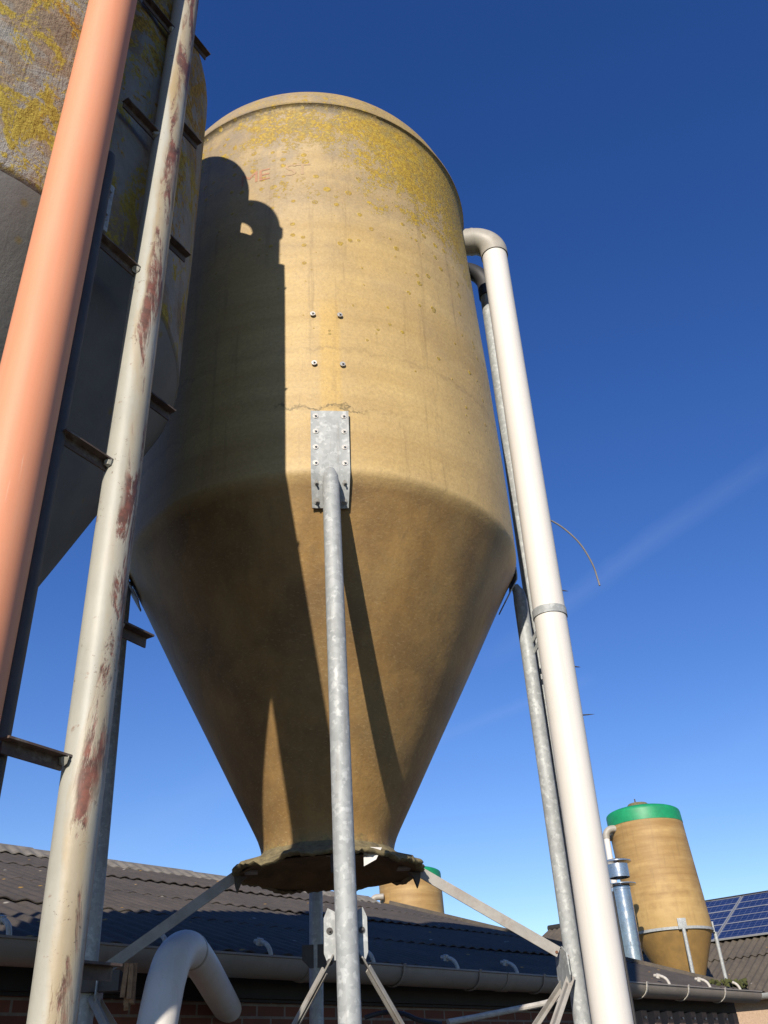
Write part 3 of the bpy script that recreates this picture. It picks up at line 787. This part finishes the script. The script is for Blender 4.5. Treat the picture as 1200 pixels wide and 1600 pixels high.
# white plastic roof hooks over the sheet ends
for k in range(15):
    s = -3.26 + k * .82
    if s > S1 - .2: break
    s = round(s / PC) * PC
    p = bp(s, 0, ZE) + sl * (-.01) + nrm * .05; pts = []
    o = bp(s, -.03, ZE + .045)
    pts = [p + sl * .10 + nrm * .014, p + sl * .05 + nrm * .022, p + sl * .0 + nrm * .018, p - sl * .035 + nrm * .0, p - sl * .05 - UZ * .035, p - sl * .045 - UZ * .075, p - sl * .02 - UZ * .10]
    m = MB().tube(smooth_path(pts, 5), .0135, 10)
    m.tube([p + sl * .06 + nrm * .0, p + sl * .06 + nrm * .038], .020, 12)
    m.build('roof_hook', 'bracket', barn, p)
# moss lumps at the right end of the eave
r_ = random.Random(4); m = MB()
for k in range(70):
    c_ = bp(S1 - .02 - r_.random() * .75 * r_.random(), -.03 + r_.uniform(-.05, .16), ZE + .045 + r_.uniform(-.01, .05)); q_ = r_.uniform(.010, .030)
    bmesh.ops.create_icosphere(m.bm, subdivisions=2, radius=q_, matrix=Matrix.Translation(c_))
for v in m.bm.verts: v.co += Vector([noise.noise(v.co * 30 + Vector((9 * k, 0, 0))) * .022 for k in range(3)])
m.build('moss', 'moss', barn, bp(S1, 0, ZE), 180)

# feed tube with bend going into the barn wall
ap = [at(-15.6, 3.85, .25), at(-15.25, 3.96, 1.1), px(246, 1598, 4.12), px(262, 1524, 4.2), px(275, 1493, 4.32), px(294, 1484, 4.56), px(316, 1508, 5.0), px(344, 1556, 5.6), px(360, 1584, 6.1)]
tb = thing('feed_tube', ap[0].xy.to_3d(), 'bent white plastic feed tube dipping into the barn wall at lower left', 'pipe')
path = smooth_path(ap, 10); cut = 52
MB().tube(path[:cut + 1], .079, 32).build('pipe_shaft', 'pvc', tb, ap[2])
MB().tube(path[cut - 1:], .077, 32).build('pipe_spout', 'pvc', tb, ap[6])
MB().tube(path[cut - 1:cut + 1], .081, 32).build('collar', 'elbow', tb, path[cut])
# pale conduit along the wall
hp = [px(700, 1597, 5.9), px(740, 1590, 6.0), px(800, 1578, 6.1), px(850, 1568, 6.2), px(872, 1560, 6.25), px(882, 1553, 6.3)]
tag(MB().tube(smooth_path(hp, 6), .017, 10).build('conduit', 'bracket', None, hp[0]), 'pale slim conduit sagging in front of the brick wall, low right of centre', 'conduit')
hp = [px(690, 1600, 5.88), px(655, 1594, 5.85), px(630, 1584, 5.9), px(600, 1582, 6.0), px(570, 1590, 6.0)]
tag(MB().tube(smooth_path(hp, 6), .013, 8).build('cable', 'black', None, hp[0]), 'black cable hanging across the brick wall behind the front leg', 'cable')
# timber stub on a dark crossbar at the left leg
p = leg_at(3, 1.99); q = px(196, 1533, 4.15)
m = MB().beam(p + Vector((-.12, -.045, .0)), Vector((q.x - .02, q.y, 1.99)), .075, .05, side=UZ, bev=.004)
tag(m.build('crossbar', 'darksteel', None, p), 'short dark crossbar fixed to the shaded leg at lower left', 'bar')
m = MB(); rr3 = random.Random(3)
for k in range(7):
    o = Vector((q.x + .004 + rr3.uniform(0, .03), q.y + rr3.uniform(-.02, .02), 1.985 + rr3.uniform(-.01, .02)))
    m.beam(o + Vector((0, 0, .05)), o + Vector((rr3.uniform(-.012, .012), 0, -.06 - rr3.random() * .05)), .018, .014, side=(1, 0, 0))
tag(m.build('timber_scrap', 'wood', None, q), 'splintered brown timber scrap hanging on the end of the dark crossbar', 'timber')

# ------------------------------------------------------------------ green-topped silos beyond the barn
def far_silo(az, d, r, label, lean=0.0):
    c = at(az, d); zr = 3.90; zt = 6.02
    t = thing('feed_silo', c, label, 'silo', 'feed silos')
    def fn(p, a): return Vector((p.x + lean * (p.z - zr), p.y, p.z))
    prof = [(r * .985, zt), (r * .985, zt - .3), (r * .992, zt - 1.1), (r, zr + .25), (r * 1.0, zr + .06), (r * .985, zr)]
    prof += [(r * (.985 - .0 * i) - (r * .985 - .25) * i / 8, zr - 1.2 * i / 8) for i in range(1, 9)] + [(.25, zr - 1.5), (0, zr - 1.5)]
    tk = MB().lathe(prof, c, 72, fn=fn).build('tank', 'grpf', t, c + UZ * zr, 50)
    cap = [(0, zt + .40)] + [(r * .985 * math.sin(x), zt + .24 + .16 * math.cos(x)) for x in [R(k) for k in range(10, 86, 8)]] + [(r * .988, zt + .22), (r * .992, zt), (r * .96, zt)]
    MB().lathe(cap, c, 72, fn=fn).build('top_cap', 'green', t, c + UZ * zt, 40)
    lid = MB().lathe([(0, zt + .50), (.2, zt + .49), (.23, zt + .46), (.23, zt + .42), (.28, zt + .42), (.28, zt + .36)], c + Vector((-.05, 0, 0)), 32, fn=fn).build('lid', 'crust', t, c + UZ * zt)
    MB().tube([c + Vector((lean * 2.5 - .1, 0, zt + .48)), c + Vector((lean * 2.5 - .1, 0, zt + .60))], .015, 8).build('handle', 'darksteel', lid, c + UZ * zt)
    MB().lathe([(r * 1.0, zr + .03), (r * 1.012, zr + .03), (r * 1.012, zr - .02), (r * .975, zr - .02)], c, 72, fn=fn).build('ring_band', 'galv', t, c + UZ * zr)
    for i in range(4):
        a = -PI / 2 + i * PI / 2; u = Vector((math.cos(a), math.sin(a), 0)); w = Vector((-u.y, u.x, 0))
        b = c + u * (r + .06) + Vector((-lean * zr * 0 , 0, 0))
        lg = MB().tube([b + u * .06, b + UZ * (zr - .02)], .036, 14).build('leg', 'galv', t, b)
        MB().box(c + u * (r * 1.02 + .01) + UZ * (zr + .07), .17, .03, .20, (w, u, UZ), .004).build('mounting_plate', 'galv', lg, b)
    return t
fs = far_silo(15.0, 21.0, .80, 'ochre silo with green top in front of the solar roof', lean=-.06)
f2 = far_silo(.45, 25.5, .845, 'distant ochre silo with green top, mostly hidden below the big outlet', lean=-.02)
# their filler pipes
def far_pipe(az, d, r, z, side, label, group='white pipes on the distant silos'):
    b = at(az, d); t = thing('filler_pipe', b, label, 'pipe', group)
    MB().tube([b, b + UZ * (z - .1)], r, 20).build('pipe_shaft', 'pvc', t, b)
    c_ = b + UZ * (z - .1) + Vector((.16 * side, 0, 0))
    MB().tube([b + UZ * (z - .14)] + arc(c_, (-side, 0, 0), (0, 0, 1), .16, 0, PI / 2, 10) + [c_ + UZ * .16 + Vector((.16 * side, 0, 0))], r + .008, 20).build('elbow', 'elbow', t, c_)
far_pipe(12.30, 20.5, .065, 5.90, 1, 'front one of two thin white pipes rising beside the green-topped silo')
far_pipe(11.86, 20.8, .055, 5.78, 1, 'rear one of two thin white pipes rising beside the green-topped silo')
far_pipe(-2.0, 25.0, .07, 5.6, 1, 'thin white pipe glimpsed beside the front leg below the big outlet')
# stainless flue
cb = at(12.66, 19.0)
fl = thing('flue', cb, 'shiny stainless steel flue pipe with disc cowl, beside the green-topped silo', 'chimney')
MB().tube([cb + UZ * z for z in (0, 1.5, 4.55)], .165, 40).build('flue_pipe', 'inox', fl, cb)
for z in (3.55, 3.52, 4.50): MB().tube([cb + UZ * z, cb + UZ * (z + .03)], .173, 40).build('joint_band', 'inox', fl, cb + UZ * z)
m = MB().lathe([(.0, 5.06), (.19, 5.05), (.27, 5.02), (.27, 5.0), (0, 5.01)], cb, 40)
m.lathe([(.20, 4.96), (.20, 4.72), (.19, 4.72), (.19, 4.96)], cb, 40)
m.lathe([(.165, 4.62), (.29, 4.60), (.29, 4.585), (.165, 4.57)], cb, 40)
for k in range(6):
    a = k * PI / 3; m.beam(cb + Vector((.17 * math.cos(a), .17 * math.sin(a), 4.55)), cb + Vector((.17 * math.cos(a), .17 * math.sin(a), 5.03)), .03, .006)
m.build('cowl', 'inox', fl, cb + UZ * 4.6)

# ------------------------------------------------------------------ second barn with solar roof, beyond
E2 = Vector((.766, -.643, 0)).normalized(); N2 = Vector((-E2.y, E2.x, 0))
O2 = N2 * 20.8
def b2(s, n_, z): return O2 + E2 * s + N2 * n_ + UZ * z
s_at = lambda P: (P - O2).dot(E2)
sA = -16.0; sB = 4.0
ZE2, P2, W2 = 2.8, .5, 5.0
barn2 = thing('barn', b2(-6, 2.5, 0), 'far barn with mossy corrugated roof carrying the solar panels, at right', 'barn')
m = MB(); PC2 = .177; sl2 = (N2 + UZ * P2).normalized(); nr2 = (UZ - N2 * P2).normalized(); L2 = math.hypot(W2, W2 * P2)
for rw in range(3):
    n0 = rw * L2 / 3 - .06; n1 = (rw + 1) * L2 / 3 + (.05 if rw < 2 else 0); prev = None
    for k in range(int((sB - sA) / PC2 * 6)):
        s = sA + k * PC2 / 6; h = .025 * math.cos(2 * PI * s / PC2)
        jg = .02 * noise.noise(Vector((math.floor(s / 1.05) * 2.3, rw * 4, 5)))
        c_ = [m.bm.verts.new(b2(s, 0, ZE2) + sl2 * a_ + nr2 * (l_ + h)) for a_, l_ in ((n0 + jg, .024), (n0 + jg, .034), ((n0 + n1) / 2, .014), (n1, 0))]
        if prev:
            for a_ in range(3): m.face([prev[a_], c_[a_], c_[a_ + 1], prev[a_ + 1]])
        prev = c_
m.face([m.bm.verts.new(v) for v in (b2(sA, W2, ZE2 + W2 * P2), b2(sB, W2, ZE2 + W2 * P2), b2(sB, 2 * W2, ZE2), b2(sA, 2 * W2, ZE2))])
m.build('roof', 'roof2', barn2, b2(-6, 2, ZE2), 60, True)
MB().tube([b2(sA, W2, ZE2 + W2 * P2 + .02), b2(sB, W2, ZE2 + W2 * P2 + .02)], .09, 12).build('ridge_cap', 'fascia', barn2, b2(-6, W2, 5))
m = MB().box(b2((sA + sB) / 2, .35, 1.36), sB - sA - .1, .2, 2.72, (E2, N2, UZ)); m.build('front_wall', 'render', barn2, b2(-6, .3, 1))
for s in (sA + .2, sB - .2):
    MB().prism([b2(s, .46, 0), b2(s, 9.5, 0), b2(s, 9.5, 2.85), b2(s, W2, ZE2 + W2 * P2 - .08), b2(s, .46, 2.8)], E2, .2).build('gable_wall', 'render', barn2, b2(s, 2, 1))
m = MB(); poly = [(math.cos(a) * .11, math.sin(a) * .11) for a in [PI + PI * i / 14 for i in range(15)]] + [(math.cos(a) * .10, math.sin(a) * .10) for a in [2 * PI - PI * i / 14 for i in range(15)]]
A = [m.bm.verts.new(b2(sA, -.06 + x, ZE2 - .02 + z)) for x, z in poly]; B = [m.bm.verts.new(b2(sB, -.06 + x, ZE2 - .02 + z)) for x, z in poly]
for i in range(len(poly)): j = (i + 1) % len(poly); m.face([A[i], A[j], B[j], B[i]])
m.face(A[::-1]); m.face(B); m.build('gutter', 'galv', barn2, b2(-6, -.06, 2.8), 40)
# solar panels : one thing each, lying on the far roof
PW, PH = 1.68, 1.02
lay0 = 2.75
M2 = Matrix((E2, sl2, nr2)).transposed().to_4x4()
proto = None
for row in range(3):
    for k in range(9):
        s = -13.2 + k * (PW + .035) + PW / 2; q = lay0 + row * (PH - .12) + PH / 2 - .06
        P_ = b2(s, 0, ZE2) + sl2 * q + nr2 * .10
        lab = '%s solar panel row on the mossy far roof' % ('lowest', 'middle', 'top')[row]
        if proto is None:
            proto = bpy.data.objects.new('solar_panel', None); COL.objects.link(proto)
            m = MB(); hh = PH - .13
            for (x, y, a_, b_) in ((0, hh / 2 - .011, PW, .022), (0, -hh / 2 + .011, PW, .022), (PW / 2 - .011, 0, .022, hh - .044), (-PW / 2 + .011, 0, .022, hh - .044), (0, 0, PW - .044, .014)):
                m.box((x, y, .002), a_, b_, .04)
            m.build('panel_frame', 'alu', proto)
            MB().box((0, 0, 0), PW - .043, hh - .043, .03).build('cell_sheet', 'solar', proto)
            o = proto
        else: o = copy_tree(proto)
        o.matrix_world = Matrix.Translation(P_) @ M2
        tag(o, ('solar panel in the %s row on the far roof, one among identical neighbours' % ('lowest', 'middle', 'topmost')[row]), 'solar panel', 'solar panels in the %s row' % ('lowest', 'middle', 'topmost')[row])

# ------------------------------------------------------------------ light
EL, AZ = 24.4, 13.0
to_sun = Vector((-math.sin(R(AZ)) * math.cos(R(EL)), -math.cos(R(AZ)) * math.cos(R(EL)), math.sin(R(EL))))
L = bpy.data.lights.new("sun", 'SUN'); L.energy = 5.0; L.angle = R(.53); L.color = (1.0, .90, .77)
lo = bpy.data.objects.new("sun", L); COL.objects.link(lo); lo.rotation_euler = to_sun.to_track_quat('Z', 'Y').to_euler(); lo.location = (0, -20, 30)
w = bpy.data.worlds.new("World"); scene.world = w; w.use_nodes = True; nt = w.node_tree
bg = nt.nodes["Background"]
sky = nt.nodes.new('ShaderNodeTexSky'); sky.sky_type = 'NISHITA'; sky.sun_disc = False
sky.sun_elevation = R(EL); sky.sun_rotation = R(180 + AZ); sky.air_density = 1.0; sky.dust_density = .0; sky.ozone_density = 2.0; sky.altitude = 0
# faint contrails : bands along great circles of the sky itself
tc = nt.nodes.new('ShaderNodeTexCoord')
def wm(op, a, b=0.0):
    nd = nt.nodes.new('ShaderNodeMath'); nd.operation = op
    for i, v in enumerate((a, b)):
        if isinstance(v, bpy.types.NodeSocket): nt.links.new(v, nd.inputs[i])
        else: nd.inputs[i].default_value = v
    return nd.outputs[0]
def dotn(v):
    nd = nt.nodes.new('ShaderNodeVectorMath'); nd.operation = 'DOT_PRODUCT'
    nt.links.new(tc.outputs['Generated'], nd.inputs[0]); nd.inputs[1].default_value = v
    return nd.outputs['Value']
nz = nt.nodes.new('ShaderNodeTexNoise'); nz.inputs['Scale'].default_value = 7; nz.inputs['Detail'].default_value = 6; nz.inputs['Roughness'].default_value = .65
nt.links.new(tc.outputs['Generated'], nz.inputs['Vector'])
tot = None
for (p, q, wd, am) in (((880, 945), (1200, 715), 0.016, .9), ((690, 1150), (860, 1085), .010, .7), ((150, 1330), (420, 1190), .03, .55), ((1000, 1270), (1200, 1150), .05, .35)):
    a_, b_ = ray(*p), ray(*q); nrm_ = a_.cross(b_).normalized(); mid = (a_ + b_).normalized(); span = a_.angle(b_)
    d = wm('ABSOLUTE', wm('ADD', dotn(nrm_), wm('MULTIPLY', wm('SUBTRACT', nz.outputs[0], .5), wd * 1.2)))
    k = wm('MAXIMUM', wm('SUBTRACT', 1.0, wm('DIVIDE', d, wd)), 0.0)
    al = wm('MAXIMUM', wm('DIVIDE', wm('SUBTRACT', dotn(mid), math.cos(span * .95)), 1 - math.cos(span * .95)), 0.0)
    k = wm('MULTIPLY', wm('MULTIPLY', k, wm('MINIMUM', wm('MULTIPLY', al, 2.0), 1.0)), wm('MULTIPLY', nz.outputs[0], am))
    tot = k if tot is None else wm('ADD', tot, k)
mx = nt.nodes.new('ShaderNodeMix'); mx.data_type = 'RGBA'; mx.blend_type = 'MIX'
hs = nt.nodes.new('ShaderNodeHueSaturation'); hs.inputs['Saturation'].default_value = 1.33; hs.inputs['Hue'].default_value = .521; nt.links.new(sky.outputs[0], hs.inputs['Color'])
nt.links.new(wm('MULTIPLY', tot, .085), mx.inputs[0]); nt.links.new(hs.outputs[0], mx.inputs[6]); mx.inputs[7].default_value = (5.5, 6.6, 8.6, 1)
nt.links.new(mx.outputs[2], bg.inputs[0]); bg.inputs[1].default_value = .105
scene.view_settings.view_transform = 'Standard'; scene.view_settings.look = 'None'
scene.view_settings.exposure = .45; scene.view_settings.gamma = 1.0
